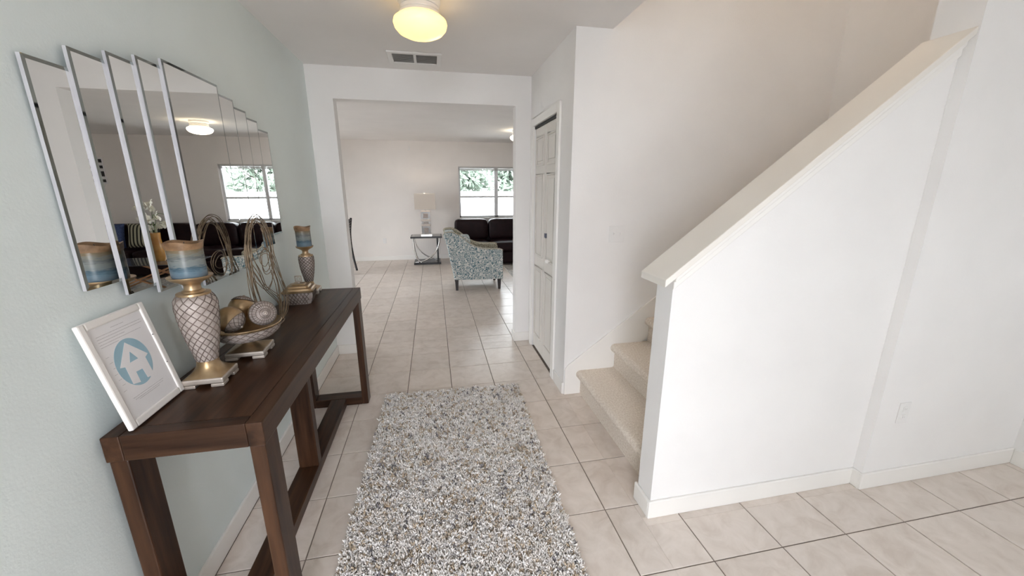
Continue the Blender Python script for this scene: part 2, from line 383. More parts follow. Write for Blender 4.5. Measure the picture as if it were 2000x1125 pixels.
struct('wall_far', MB().box(LX0-.12,WX0,YFAR,YFAR+.14,-.1,ZC).box(WX1,LX1+.12,YFAR,YFAR+.14,-.1,ZC).box(WX0,WX1,YFAR,YFAR+.14,-.1,WZ0).box(WX0,WX1,YFAR,YFAR+.14,WZ1,ZC),'living_wall','warm white far wall of the living room')
struct('wall_living_left', MB().box(LX0-.12,LX0,YB2,5.40,-.1,ZC).box(LX0-.12,LX0,7.20,YFAR,-.1,ZC).box(LX0-.12,LX0,5.40,7.20,2.1,ZC),'living_wall')
struct('wall_living_right', box(LX1,LX1+.12,YB2,YFAR,-.1,ZC),'living_wall')

# baseboards
BH,BT=.092,.013
def bb(name,*segs):
    m=MB()
    for x0,x1,y0,y1 in segs: m.box(x0,x1,y0,y1,0,BH)
    return struct(name,m,'trim',bevel=.004)
bb('baseboard_left',(XL,XL+BT,YF,YB-BT))
bb('baseboard_back',(XL,OX0+BT,YB-BT,YB),(OX0,OX0+BT,YB,YB2),(OX1-BT,XC,YB-BT,YB),(OX1-BT,OX1,YB,YB2))
bb('baseboard_closet',(XC-BT,XC,YS-.0,DY0-.075))
bb('baseboard_half',(XH-BT,XJ-BT,YH0-BT,YH0),(XH-BT,XH,YH0,YH1+BT))
bb('baseboard_bay',(XJ-BT,XR,YJ-BT,YJ),(XJ-BT,XJ,YJ,YH0))
bb('baseboard_right',(XR-BT,XR,YF,YJ-BT))
bb('baseboard_far',(LX0,LX1,YFAR-BT,YFAR))

# half-wall cap and its mouldings
def slab(y0,y1,x0,x1,dz0,dz1,plumb=False):
    return MB().prism([(x0,capz(x0)+dz0),(x1,capz(x1)+dz0),(x1,capz(x1)+dz1),(x0,capz(x0)+dz1)],'y',y0,y1)
struct('trim_1', slab(YH0-.042,YH1+.030,.862,XJ,0,.030),'cap','cream cap board on the half wall',bevel=.003)
struct('trim_2', slab(YH0-.022,YH0,XH-.004,XJ,-.034,0),'trim','moulding strip under the cap',bevel=.006,seg=3)
struct('trim_3', slab(YH0-.011,YH0,XH-.004,XJ,-.066,-.034),'trim','lower moulding strip under the cap',bevel=.004)
# stair skirt board on the back wall
RUN,RISE,SX=.262,.190,1.017
sk=[(XC+.004,0),(SX+.02,0),(2.6,1.30),(2.6,1.49),(XC+.028,.238),(XC+.004,.205)]
struct('trim_4', MB().prism(sk,'y',YS-.014,YS),'trim','white stair skirt board',bevel=.003)
# closet casing
cs=MB().box(XC-.016,XC,DY0-.065,DY0,0,DZ+.075).box(XC-.016,XC,DY1,DY1+.065,0,DZ+.075).box(XC-.016,XC,DY0,DY1,DZ+.012,DZ+.075)
struct('trim_5', cs,'trim','white casing round the closet door',bevel=.003)

# ------------------------------------------------------------------ staircase
st = thing('staircase','carpeted beige staircase rising behind the half wall','stairs',(SX,(YH1+YS)/2,0))
hw=(YS-.015-YH1-.002)/2
def step_prof(z0,z1,depth):
    r=.03; p=[(0,z0),(depth,z0),(depth,z1)]
    ang=[PI/2+PI*k/8 for k in range(9)]
    p+=[(-.006+r*math.cos(a),z1-r+r*math.sin(a)) for a in ang]
    p+=[(0,z1-2*r-.004)]
    return p
for k in range(6):
    pr=step_prof(max(0,(k-1)*RISE),(k+1)*RISE,RUN*1.02+.02)
    m=MB().prism([(x+k*RUN,z) for x,z in pr],'y',-hw,hw)
    m.build('step',M['carpet'],st,smooth=35)
MB().box(6*RUN,2.79-SX,-hw,hw,5*RISE,7*RISE).build('landing',M['carpet'],st,bevel=.02)

# ------------------------------------------------------------------ closet door (bifold)
dr=bpy.data.objects.new('door_1',None); COL.objects.link(dr); dr.location=(XC+.004,DY0,0); dr['kind']='structure'; dr['label']='cream bifold closet door with raised panels'
lw=(DY1-DY0-.012)/2
for k in range(2):
    y0=.004+k*(lw+.004); lf=box(.008,.036,y0,y0+lw,.012,DZ-.012).build('leaf',M['door'],dr,bevel=.003)
    for (za,zb) in ((.16,.80),(.93,1.60),(1.70,1.90)):
        # recessed field border plus raised panel
        mb=MB(); px0,px1=y0+.062,y0+lw-.062
        for a,b_,c,d in ((px0-.016,px0,za-.016,zb+.016),(px1,px1+.016,za-.016,zb+.016),(px0,px1,za-.016,za),(px0,px1,zb,zb+.016)):
            mb.box(-.002,.009,a,b_,c,d)
        mb.build('panel_moulding',M['door'],lf,bevel=.0035)
        box(.0015,.009,px0+.022,px1-.022,za+.022,zb-.022).build('raised_panel',M['door'],lf,bevel=.005)
kn=MB().lathe([(.006,0),(.007,.012),(.016,.02),(.018,.03),(.012,.04),(.001,.042)],16).build('knob',M['trim'],dr,smooth=50); kn.rotation_euler=(0,-PI/2,0); kn.location=(.008,.155,.93)
lt=MB().box(-.006,.008,.05,.086,1.06,1.066).box(-.006,.008,.05,.086,1.092,1.098).box(-.006,.008,.05,.056,1.06,1.098).box(-.006,.008,.08,.086,1.06,1.098).box(-.006,.008,.062,.074,1.07,1.086)
lt.build('latch',noise_mat('latch_blue_grey',(.10,.11,.16),(.14,.15,.2),20,.4),dr).location=(0,.21,.045)
box(.0,.05,.0,DY1-DY0,DZ-.011,DZ+.010).build('track',M['dark_gap'],dr)
# front door behind the camera, standing open
fd=bpy.data.objects.new('door_2',None); COL.objects.link(fd); fd.location=(FD[1],YF-.14,0); fd.rotation_euler=(0,0,math.radians(-95)); fd['kind']='structure'
lf=box(-.92,0,-.045,0,.01,FD[2]-.02).build('leaf',M['door'],fd,bevel=.003)
for za,zb in ((.2,.9),(1.05,1.85)):
    for xa in (-.82,-.42): box(xa,xa+.3,-.052,.007,za,zb).build('raised_panel',M['door'],lf,bevel=.005)
MB().sphere((-.86,.05,1.0),.028).build('knob',M['chrome'],fd,smooth=60)

# ------------------------------------------------------------------ far window (twin single-hung) and blinds
w1=bpy.data.objects.new('window_1',None); COL.objects.link(w1); w1.location=(WX0,YFAR,WZ0); w1['kind']='structure'; w1['label']='white twin sash window over the dark sofa'
ww,wh=WX1-WX0,WZ1-WZ0; mid=1.368-WX0; rz=1.264-WZ0+.06
fr=MB().box(0,.035,.05,.11,0,wh).box(ww-.035,ww,.05,.11,0,wh).box(0,ww,.05,.11,0,.035).box(0,ww,.05,.11,wh-.035,wh).box(mid-.04,mid+.04,.05,.11,0,wh)
fr.build('window_frame',M['vinyl'],w1,bevel=.004)
for a,b_ in ((.035,mid-.04),(mid+.04,ww-.035)):
    s1=MB().box(a,b_,.06,.09,rz-.02,rz+.02).build('meeting_rail',M['vinyl'],w1,bevel=.003)
    box(a,b_,.076,.080,.035,rz-.02).build('pane',M['glass'],w1); box(a,b_,.088,.092,rz+.02,wh-.035).build('pane',M['glass'],w1)
box(-.0,ww,-.03,.05,-.03,.0).build('window_sill',M['trim'],w1,bevel=.006)
hb=MB().box(.012,ww-.012,.005,.045,wh-.035,wh-.002).build('blind_headrail',M['slat_grey'],w1,bevel=.003)
for k in range(5): box(.015,ww-.015,.006,.044,wh-.046-.009*k,wh-.040-.009*k).build('blind_slat',M['slat_grey'],w1)
# patio door on the left of the living room
w2=bpy.data.objects.new('window_2',None); COL.objects.link(w2); w2.location=(LX0-.08,5.40,0); w2['kind']='structure'
m=MB().box(0,.05,0,.05,0,2.1).box(0,.05,1.75,1.8,0,2.1).box(0,.05,.86,.94,0,2.1).box(0,.05,.05,1.75,0,.05).box(0,.05,.05,1.75,2.05,2.1)
m.build('window_frame',M['vinyl'],w2,bevel=.004)
box(.02,.025,.05,.86,.05,2.05).build('pane',M['glass'],w2); box(.02,.025,.94,1.75,.05,2.05).build('pane',M['glass'],w2)
# added fill window behind the camera, out of view
w3=bpy.data.objects.new('window_fill',None); COL.objects.link(w3); w3.location=(FW[0],YF-.09,FW[2]); w3['kind']='structure'
fw,fh=FW[1]-FW[0],FW[3]-FW[2]
MB().box(0,.04,0,.05,0,fh).box(fw-.04,fw,0,.05,0,fh).box(.04,fw-.04,0,.05,0,.04).box(.04,fw-.04,0,.05,fh-.04,fh).box(.04,fw-.04,.01,.04,fh/2-.02,fh/2+.02).build('window_frame',M['vinyl'],w3,bevel=.004)
for a,b_ in ((.04,fh/2-.02),(fh/2+.02,fh-.04)): box(.04,fw-.04,.02,.024,a,b_).build('pane',M['glass'],w3)

# ------------------------------------------------------------------ outside
g=MB().box(-40,40,8.8,45,-.25,-.15).box(-40,-4.2,-30,8.8,-.25,-.15).box(-4.2,40,-30,-1.95,-.25,-.15); struct('ground_outside',g,'ext_ground')
fence=thing('vinyl_fence','white vinyl privacy fence outside the far window','fence',(2.0,15.0,-.15))
for k in range(7):
    x=-7+k*2.3; box(x-.06,x+.06,-.06,.06,0,1.6).build('post',M['vinyl'],fence,bevel=.01)
    if k<6:
        for j in range(8): box(x+.07+j*.27,x+.07+j*.27+.265,-.02,.02,.08,1.45).build('fence_board',M['vinyl'],fence)
        box(x+.06,x+2.24,-.035,.035,1.44,1.54).build('rail',M['vinyl'],fence)
def tree(label,x,y,h,r,n,seed):
    rg=np.random.default_rng(seed); t=thing('tree',label,'tree',(x,y,-.15),group='trees behind the fence')
    MB().tube([(0,0,0),(.05,.02,h*.35),(-.06,.05,h*.65),(0,0,h*.85)],[.16,.13,.09,.04],8).build('trunk',M['bark'],t,smooth=60)
    for k in range(5):
        a=k*1.3; MB().tube([(0,0,h*(.3+.08*k)),(r*.4*math.cos(a),r*.4*math.sin(a),h*(.42+.08*k)),(r*.75*math.cos(a),r*.75*math.sin(a),h*(.5+.08*k))],[.07,.05,.02],6).build('branch',M['bark'],t,smooth=60)
    m=MB(); vs=[];fs=[]
    cl=[(rg.uniform(-1,1,3)*[r*.95,r*.8,h*.33]+[0,0,h*.55]) for _ in range(40)]
    for i in range(n):
        c=cl[rg.integers(len(cl))]+rg.normal(0,.34,3).clip(-.6,.6)*[1,1,.8]*r*.6; s=.10+.10*rg.random()
        d=Vector(rg.normal(0,1,3)).normalized(); e=d.orthogonal().normalized()*s*.5; d=d*s
        c=Vector(c); b0=len(vs); vs+=[c-d,c+e,c+d,c-e]; fs.append((b0,b0+1,b0+2,b0+3))
    m.add(vs,fs); o=m.build('foliage',M['leaf'],t); o['kind']='stuff'
tree('leafy green tree just left of centre behind the white fence',.6,20,4.2,1.6,5000,1)
tree('broad green tree in the middle behind the white fence',5.0,20,4.6,1.8,6000,2)
tree('green tree at the right behind the white fence',9.4,20,4.4,1.7,5000,3)
tree('green tree seen at the far left behind the white fence',-3.8,20,4.4,1.7,4000,4)

# ------------------------------------------------------------------ ceiling light, vent, switch, outlet
def ceiling_light(label,x,y,s,glass,grp):
    t=thing('ceiling_light',label,'ceiling light',(x,y,ZC),group=grp)
    MB().lathe([(.085*s,-.0005),(.104*s,-.002),(.108*s,-.018),(.100*s,-.034),(.092*s,-.040)],40).build('base',M['plastic_white'],t,smooth=40)
    MB().lathe([(.092*s,-.040),(.098*s,-.044),(.100*s,-.058),(.096*s,-.062),(.102*s,-.066),(.106*s,-.080),(.098*s,-.086)],40).build('collar',M['frame_white'],t,smooth=40)
    pr=[(.098*s,-.086),(.120*s,-.090),(.133*s,-.100),(.137*s,-.115),(.131*s,-.136),(.112*s,-.157),(.080*s,-.172),(.04*s,-.181),(.001,-.183)]
    MB().lathe(pr,48).build('glass_bowl',M[glass],t,smooth=60)
    return t
ceiling_light('lit yellow mushroom ceiling light near the vent',-.02,2.33,1.0,'lamp_glass','mushroom ceiling lights')
ceiling_light('lit white mushroom ceiling light in the living room',1.47,6.75,1.15,'lamp_glass_far','mushroom ceiling lights')
ul=thing('ceiling_light','ceiling light above the stairwell','ceiling light',(2.0,1.9,ZUP))
MB().lathe([(.1,0),(.12,-.02),(.1,-.03)],32).build('base',M['plastic_white'],ul,smooth=40)
MB().lathe([(.1,-.03),(.17,-.06),(.17,-.10),(.12,-.15),(.001,-.17)],32).build('glass_bowl',emit_mat('lit_glass_upstairs',(1.0,.86,.70),6),ul,smooth=60)

vx0,vx1,vy0,vy1=-.275,.113,3.15,3.425
vt=thing('ceiling_vent','white ceiling air vent with two louvred panels','vent',((vx0+vx1)/2,(vy0+vy1)/2,ZC))
hx,hy=(vx1-vx0)/2,(vy1-vy0)/2
MB().box(-hx,-hx+.035,-hy,hy,-.012,0).box(hx-.035,hx,-hy,hy,-.012,0).box(-hx+.035,hx-.035,-hy,-hy+.035,-.012,0).box(-hx+.035,hx-.035,hy-.035,hy,-.012,0).box(-.010,.010,-hy+.035,hy-.035,-.012,0).build('frame',M['plastic_white'],vt,bevel=.003)
box(-hx+.03,hx-.03,-hy+.03,hy-.03,-.001,0).build('backing',M['dark_gap'],vt)
sl=MB().hexa([(0,-.009,-.010),(hx-.047,-.009,-.010),(hx-.047,.007,-.003),(0,.007,-.003),(0,-.009,-.0085),(hx-.047,-.009,-.0085),(hx-.047,.007,-.0015),(0,.007,-.0015)]).mesh('slat',M['slat_grey'])
for sx in (-hx+.036,.011):
    for k in range(12):
        o=bpy.data.objects.new('slat',sl); COL.objects.link(o); o.parent=vt; o.location=(sx,-hy+.050+k*.0165,0)

sw=thing('light_switch','white double light switch plate on the stair wall','switch',(1.237,YS,1.195))
box(-.057,.057,-.006,0,-.057,.057).build('plate',M['plastic_white'],sw,bevel=.003)
for s in (-.023,.023):
    o=box(s-.006,s+.006,-.009,-.005,-.012,.012).build('bezel',M['plastic_white'],sw,bevel=.001)
    MB().hexa([(s-.004,-.017,.002),(s+.004,-.017,.002),(s+.004,-.006,-.004),(s-.004,-.006,-.004),(s-.004,-.017,.010),(s+.004,-.017,.010),(s+.004,-.006,.008),(s-.004,-.006,.008)]).build('toggle',M['plastic_white'],sw)
ot=thing('wall_outlet','white electrical outlet low on the right wall','outlet',(2.243,YJ,.42))
box(-.035,.035,-.005,0,-.057,.057).build('plate',M['plastic_white'],ot,bevel=.003)
for z in (-.022,.022):
    f=box(-.014,.014,-.008,-.004,z-.013,z+.013).build('socket',M['plastic_white'],ot,bevel=.003)
    for s in (-.005,.005): box(s-.001,s+.001,-.0084,-.0075,z-.004,z+.006).build('slot',M['slat_grey'],f)
ot2=thing('wall_outlet','white electrical outlet low on the far living room wall','outlet',(-1.05,YFAR,.42))
box(-.035,.035,-.005,0,-.057,.057).build('plate',M['plastic_white'],ot2,bevel=.003)
for z in (-.022,.022): box(-.014,.014,-.008,-.004,z-.013,z+.013).build('socket',M['plastic_white'],ot2,bevel=.003)
hk=MB().tube([(0,0,.05),(.0,-.02,.05),(.012,-.035,.03),(.012,-.04,0),(-.005,-.04,-.02),(-.02,-.04,-.005)],.007,6).lathe([(.018,0),(.018,.004)],12,(0,-.006,.05))
o=hk.build('wall_hook',M['plastic_white'],smooth=50); o.location=(-.43,YFAR,2.27); tag(o,'small white hook high on the far living room wall','hook')

# ------------------------------------------------------------------ console table
TZ=.84; TX0,TX1,TY0,TY1=-.924,-.522,1.118,2.742
ct=thing('console_table','long espresso wood console table against the mint wall','table',((TX0+TX1)/2,(TY0+TY1)/2,0))
cx,cy=(TX0+TX1)/2,(TY0+TY1)/2; hx,hy=(TX1-TX0)/2,(TY1-TY0)/2
box(-hx+.045,hx-.045,-hy+.045,hy-.045,TZ-.03,TZ-.0003).build('tabletop',M['wood_y'],ct)
AP=TZ-.078
box(hx-.045,hx,-hy,hy,AP,TZ).build('apron',M['wood_y'],ct,bevel=.003)
box(-hx,-hx+.045,-hy,hy,AP,TZ).build('apron',M['wood_y'],ct,bevel=.003)
for s in (-1,1):
    y0,y1=(-hy,-hy+.045) if s<0 else (hy-.045,hy)
    box(-hx+.045,hx-.045,y0,y1,AP,TZ).build('apron',M['wood_x'],ct,bevel=.003)
    ya,yb=(-hy+.004,-hy+.099) if s<0 else (hy-.097,hy-.004)
    box(hx-.046,hx-.004,ya,yb,0,AP).build('leg',M['wood_z'],ct,bevel=.004)
    box(-hx+.004,-hx+.050,ya,yb,0,AP).build('leg',M['wood_z'],ct,bevel=.004)
    box(-hx+.050,hx-.046,ya,yb,.0,.058).build('foot_rail',M['wood_x'],ct,bevel=.003)
box(-.05,.05,-hy+.099,hy-.097,.0,.055).build('stretcher',M['wood_y'],ct,bevel=.003)
box(-.045,.052,1.945-cy,2.0-cy,.055,AP).build('centre_post',M['wood_z'],ct,bevel=.004)
box(-hx+.045,hx-.045,1.95-cy,1.995-cy,AP,TZ-.03).build('cross_rail',M['wood_x'],ct)

# ------------------------------------------------------------------ layered mirror
panels=[(1.209,1.36,1.232,1.807,.016),(1.334,1.48,1.188,1.860,.024),(1.457,1.59,1.164,1.886,.032),(1.568,1.71,1.148,1.908,.040),
        (1.686,2.051,1.130,1.932,.048),
        (2.03,2.196,1.148,1.902,.040),(2.17,2.338,1.164,1.876,.032),(2.31,2.482,1.188,1.852,.024),(2.46,2.637,1.236,1.817,.016)]
mr=thing('wall_mirror','wide wall mirror with nine stepped glass strips above the console table','mirror',(XL,1.9,1.13))
for (a,b_,c,d,t) in panels:
    a-=1.9;b_-=1.9;c-=1.13;d-=1.13; bw=.0095; bd=.0009; t0=max(t-.0095,.0005)
    p=MB().add([(t0,a,c),(t0,b_,c),(t0,b_,d),(t0,a,d),(t-bd,a,c),(t-bd,b_,c),(t-bd,b_,d),(t-bd,a,d)],[(0,3,2,1),(0,1,5,4),(1,2,6,5),(2,3,7,6),(3,0,4,7)]).build('panel',M['mirror_side'],mr)
    MB().add([(t-bd,a,c),(t-bd,b_,c),(t-bd,b_,d),(t-bd,a,d),(t,a+bw,c+bw),(t,b_-bw,c+bw),(t,b_-bw,d-bw),(t,a+bw,d-bw)],[(0,1,5,4),(1,2,6,5),(2,3,7,6),(3,0,4,7)]).build('bevel',M['mirror_bevel'],p)
    MB().add([(t,a+bw,c+bw),(t,b_-bw,c+bw),(t,b_-bw,d-bw),(t,a+bw,d-bw)],[(0,1,2,3)]).build('mirror_face',M['mirror'],p)
box(.0,.015,-.45,.45,.2,.6).build('backing',M['black'],mr)

# ------------------------------------------------------------------ shaggy rug
RC=Vector((.058,1.84,0)); RW,RL=.985,1.72; RA=math.radians(-1.8)
rug=thing('shag_rug','shaggy cream and grey runner rug on the tile floor','rug',RC,RA)
MB().box(-RW/2,RW/2,-RL/2,RL/2,.001,.010).build('backing',noise_mat('rug_backing',(.4,.37,.33),(.5,.47,.43),20,.95),rug)
def shag():
    gx=np.arange(-RW/2+.006,RW/2-.004,.0112); gy=np.arange(-RL/2+.006,RL/2-.004,.0128)
    cx_,cy_=[a.reshape(-1) for a in np.meshgrid(gx,gy)]; nc=len(cx_); K=4; n=nc*K; rep=lambda a: np.repeat(a,K)
    cx_=cx_+RNG.normal(0,.0028,nc); cy_=cy_+RNG.normal(0,.0020,nc)+.004*np.sin(cx_*23+cy_*5)
    x=np.clip(rep(cx_)+RNG.normal(0,.002,n),-RW/2,RW/2); y=np.clip(rep(cy_)+RNG.normal(0,.002,n),-RL/2,RL/2)
    tall=rep(RNG.uniform(.013,.030,nc))
    L=tall*RNG.uniform(.85,1.1,n); th=np.tile(np.arange(K)*2*PI/K,nc)+rep(RNG.uniform(0,2*PI,nc))+RNG.normal(0,.3,n); lean=RNG.uniform(.12,.62,n); r=RNG.uniform(.0027,.0040,n)
    dx=np.cos(th)*np.sin(lean); dy=np.sin(th)*np.sin(lean); dz=np.cos(lean)
    rings=[(0,.9),(.45,1.15),(.85,1.0),(1.0,.35)]
    V=np.zeros((n,13,3)); k=0
    c2=RNG.uniform(-.25,.25,(n,2))
    for t,s in rings:
        px_=x+dx*L*t+c2[:,0]*L*t*t; py_=y+dy*L*t+c2[:,1]*L*t*t; pz_=.008+L*dz*(t*(1.25-.35*t))
        for q in range(3):
            a=th+2*PI*q/3
            V[:,k,0]=px_+r*s*np.cos(a); V[:,k,1]=py_+r*s*np.sin(a); V[:,k,2]=pz_+r*s*.6*np.sin(a*2+1); k+=1
    V=V[:,:12]
    F=[]
    for i in range(3):
        for q in range(3): F.append((i*3+q,i*3+(q+1)%3,(i+1)*3+(q+1)%3,(i+1)*3+q))
    F=np.array(F); tip=np.array([[9,10,11]])
    nv=12; off=(np.arange(n)*nv)
    quads=(F[None]+off[:,None,None]).reshape(-1,4); tris=(tip[None]+off[:,None,None]).reshape(-1,3)
    me=bpy.data.meshes.new('pile'); me.vertices.add(n*nv); me.vertices.foreach_set('co',V.reshape(-1))
    nl=quads.size+tris.size; me.loops.add(nl); me.loops.foreach_set('vertex_index',np.concatenate([quads.reshape(-1),tris.reshape(-1)]))
    npoly=len(quads)+len(tris); me.polygons.add(npoly)
    ls=np.concatenate([np.arange(len(quads))*4,len(quads)*4+np.arange(len(tris))*3]); me.polygons.foreach_set('loop_start',ls)
    me.update(calc_edges=True); me.validate()
    pal=np.array([(.93,.90,.88),(.84,.79,.75),(.64,.61,.60),(.62,.51,.39),(.42,.345,.27),(.27,.255,.27)])
    cl=np.sin(cx_*9+3*np.sin(cy_*7))*np.sin(cy_*15+2*np.sin(cx_*8))      # yarn colour patches
    pick=np.where(RNG.random(nc)<.45+.25*cl, RNG.choice(6,nc,p=[.62,.30,.05,.03,0,0]), RNG.choice(6,nc,p=[.28,.22,.16,.18,.09,.07]))
    c=np.repeat(pal[pick],K,axis=0)*RNG.uniform(.9,1.08,(n,1))
    c4=np.ones((n,nv,4),dtype=np.float32); c4[:,:,:3]=c[:,None,:]
    at=me.color_attributes.new('yarn','FLOAT_COLOR','POINT'); at.data.foreach_set('color',c4.reshape(-1))
    me.materials.append(M['yarn']); o=bpy.data.objects.new('pile',me); COL.objects.link(o); o.parent=rug; o['kind']='stuff'
    me.shade_smooth()
shag()

# ------------------------------------------------------------------ candle holders
def helix(prof, n, turns, sgn, r, c=(0,0,0), steps=28, lift=0.0):
    zs=[p[1] for p in prof]; rs=[p[0] for p in prof]; m=MB()
    for k in range(n):
        path=[]
        for i in range(steps+1):
            t=i/steps; z=zs[0]+(zs[-1]-zs[0])*t; rr=float(np.interp(z,zs,rs))+lift; a=2*PI*(k/n+sgn*turns*t)
            path.append((c[0]+rr*math.cos(a),c[1]+rr*math.sin(a),c[2]+z))
        m.tube(path,r,5)
    return m
def square_base(t,s,h0,h1,top_r,top_z,mat):
    # footed square plinth, then a bell rising to the column
    m=MB(); e=s*.36
    for a in (-1,1):
        for b_ in (-1,1):
            box(min(a*s,a*e),max(a*s,a*e),min(b_*s,b_*e),max(b_*s,b_*e),0,h0).build('foot',M[mat],t,bevel=.003)
    box(-s,s,-s,s,h0,h1).build('plinth',M[mat],t,bevel=.005)
    n=8; prof=[];sq=[]
    for i in range(n+1):
        q=i/n; prof.append((s*.93*(1-q)**2.2*1.0+top_r*(1-(1-q)**2.2), h1+(top_z-h1)*q)); sq.append(max(0,1-q*1.9))
    MB().lathe(prof,48,sq=sq).build('bell',M['gold'],t,smooth=50)
def candle_holder(label,x,y,s,zb,colh,colR,colr,neck,plateR,candR,candH,clabel,shoulder=.22,lr=.0015):
    t=thing('candle_holder',label,'candle holder',(x,y,TZ),math.radians(3),'pair of lattice candle holders')
    square_base(t,s,.012,.032,colr*1.05,zb,'pale_gold')
    z0=zb; z1=zb+colh
    prof=[(colr,z0)]
    for i in range(1,15):
        q=i/14; prof.append((colr+(colR-colr)*math.sin(min(q/.88,1)*PI/2)**1.05 if q<.88 else colR*(1-((q-.88)/.12)**2*shoulder), z0+colh*q))
    u=MB().lathe(prof,40).build('urn',M['taupe'],t,smooth=60)
    helix(prof,13,.62,1,lr,lift=.0002).build('lattice',M['lattice'],u,smooth=80)
    helix(prof,13,.62,-1,lr,lift=.0002).build('lattice',M['lattice'],u,smooth=80)
    zt=z1; r2=colR*(1-shoulder)
    MB().lathe([(r2,zt-.002),(r2*1.03,zt+.003),(r2*1.0,zt+.007),(r2*.72,zt+.009),(r2*.66,zt+.014),(neck*1.02,zt+.017),(neck*.95,zt+.030),(neck*1.05,zt+.036),(plateR*.62,zt+.044),(plateR*.92,zt+.052),(plateR*1.03,zt+.060),(plateR*1.04,zt+.064),(plateR*.98,zt+.064),(plateR*.85,zt+.060),(.001,zt+.060)],40).build('dish',M['gold'],t,smooth=45)
    zc=TZ+zt+.0605
    k=thing('pillar_candle',clabel,'candle',(x,y,zc),0,'sea-glass pillar candles')
    MB().lathe([(candR*.97,0),(candR,.004),(candR,candH*.80)],40).build('wax_body',M['candle'],k,smooth=45)
    rim=MB(); n=40; pr=[(candR*1.0,candH*.80),(candR*1.04,candH*.86),(candR*1.07,candH*.93),(candR*1.10,candH),(candR*.98,candH*.985),(candR*.9,candH*.90),(.001,candH*.88)]
    rim.lathe(pr,n); rim.v=[(a*(1+.025*math.sin(5*math.atan2(b_,a)+c*90)),b_*(1+.025*math.sin(4*math.atan2(b_,a))),c+(.004*math.sin(3*math.atan2(b_,a)) if c>candH*.91 else 0)) for a,b_,c in rim.v]
    rim.build('wax_rim',M['wax_rim'],k,smooth=60)
    MB().tube([(0,0,candH*.88),(.001,0,candH*.88+.008),(.003,0,candH*.88+.013)],.0012,5).build('wick',M['black'],k)
candle_holder('tall lattice candle holder beside the white picture frame',-.803,1.437,.0625,.082,.235,.060,.031,.024,.060,.0485,.115,'blue banded pillar candle on the taller holder')
candle_holder('short lattice candle holder at the far end of the table',-.815,2.655,.058,.078,.165,.044,.024,.018,.049,.043,.125,'blue banded pillar candle on the shorter holder',.06,.0021)

# ------------------------------------------------------------------ footed bowl with orbs
BX,BY=-.768,1.665
bw=thing('footed_bowl','gold lattice footed bowl holding three orbs','bowl',(BX,BY,TZ),math.radians(4))
square_base(bw,.069,.012,.030,.020,.062,'pale_gold')
MB().sphere((0,0,.066),(.023,.023,.014),24,10).build('stem',M['gold'],bw,smooth=60)
outer=[(.022,.066),(.060,.069),(.092,.080),(.113,.099),(.123,.124)]
bs=MB().lathe(outer+[(.126,.130),(.124,.133),(.118,.128),(.100,.108),(.07,.093),(.03,.086),(.001,.085)],56).build('bowl_shell',M['gold'],bw,smooth=50)
for s in (1,-1): helix(outer,22,.13,s,.0017,lift=.0016,steps=14).build('lattice',M['lattice'],bs,smooth=80)
band=MB(); n=56
for i,(r,z) in enumerate(outer[1:]):
    for k in range(n): a=2*PI*k/n; band.v.append(((r+.0014)*math.cos(a),(r+.0014)*math.sin(a),z-.0012))
for i in range(len(outer)-2):
    for k in range(n): band.f.append((i*n+k,i*n+(k+1)%n,(i+1)*n+(k+1)%n,(i+1)*n+k))
band.build('outer_band',M['taupe'],bs,smooth=60)
def orb(label,c,r,axis,ribs=True,cap=.40):
    t=thing('decorative_orb',label,'ornament',(BX+c[0],BY+c[1],TZ+c[2]-r),0,'orbs in the footed bowl')
    q=Vector((0,0,1)).rotation_difference(Vector(axis).normalized()).to_matrix(); C=(0,0,r)
    MB().sphere(C,r,32,20).build('shell',M['gold'],t,smooth=70)
    cp=MB().sphere(C,r*1.025,32,8,q,0,cap).build('cap',M['taupe'],t,smooth=70)
    m=MB(); R=r*1.03
    nr=26 if ribs else 12
    for k in range(nr):
        for sg in ((0,) if ribs else (1,-1)):
            path=[]
            for i in range(9):
                th=PI*cap*(.14+.86*i/8); a=2*PI*k/nr+sg*1.1*i/8
                path.append(q@Vector((R*math.sin(th)*math.cos(a),R*math.sin(th)*math.sin(a),R*math.cos(th)))+Vector(C))
            m.tube(path,.0011,4)
    for th in (cap,.30,.2,.12) if ribs else (cap,):
        m.tube([q@Vector((R*math.sin(PI*th)*math.cos(a),R*math.sin(PI*th)*math.sin(a),R*math.cos(PI*th)))+Vector(C) for a in [2*PI*k/32 for k in range(32)]],.0013,4,closed=True)
    m.build('lattice',M['lattice'],cp,smooth=80)
    MB().sphere(q@Vector((0,0,R))+Vector(C),.0055,12,8).build('button',M['pale_gold'],cp,smooth=60)
orb('gold orb with lattice end, nearest in the bowl',(-.042,-.030,.160),.051,(.75,-.15,-.55),False,.36)
orb('gold orb with ribbed disc face pointing at the hall',(.060,.012,.166),.050,(.55,-.80,.22),True,.40)
orb('gold orb half hidden at the back of the bowl',(-.040,.074,.176),.048,(.1,.5,.9),True,.3)

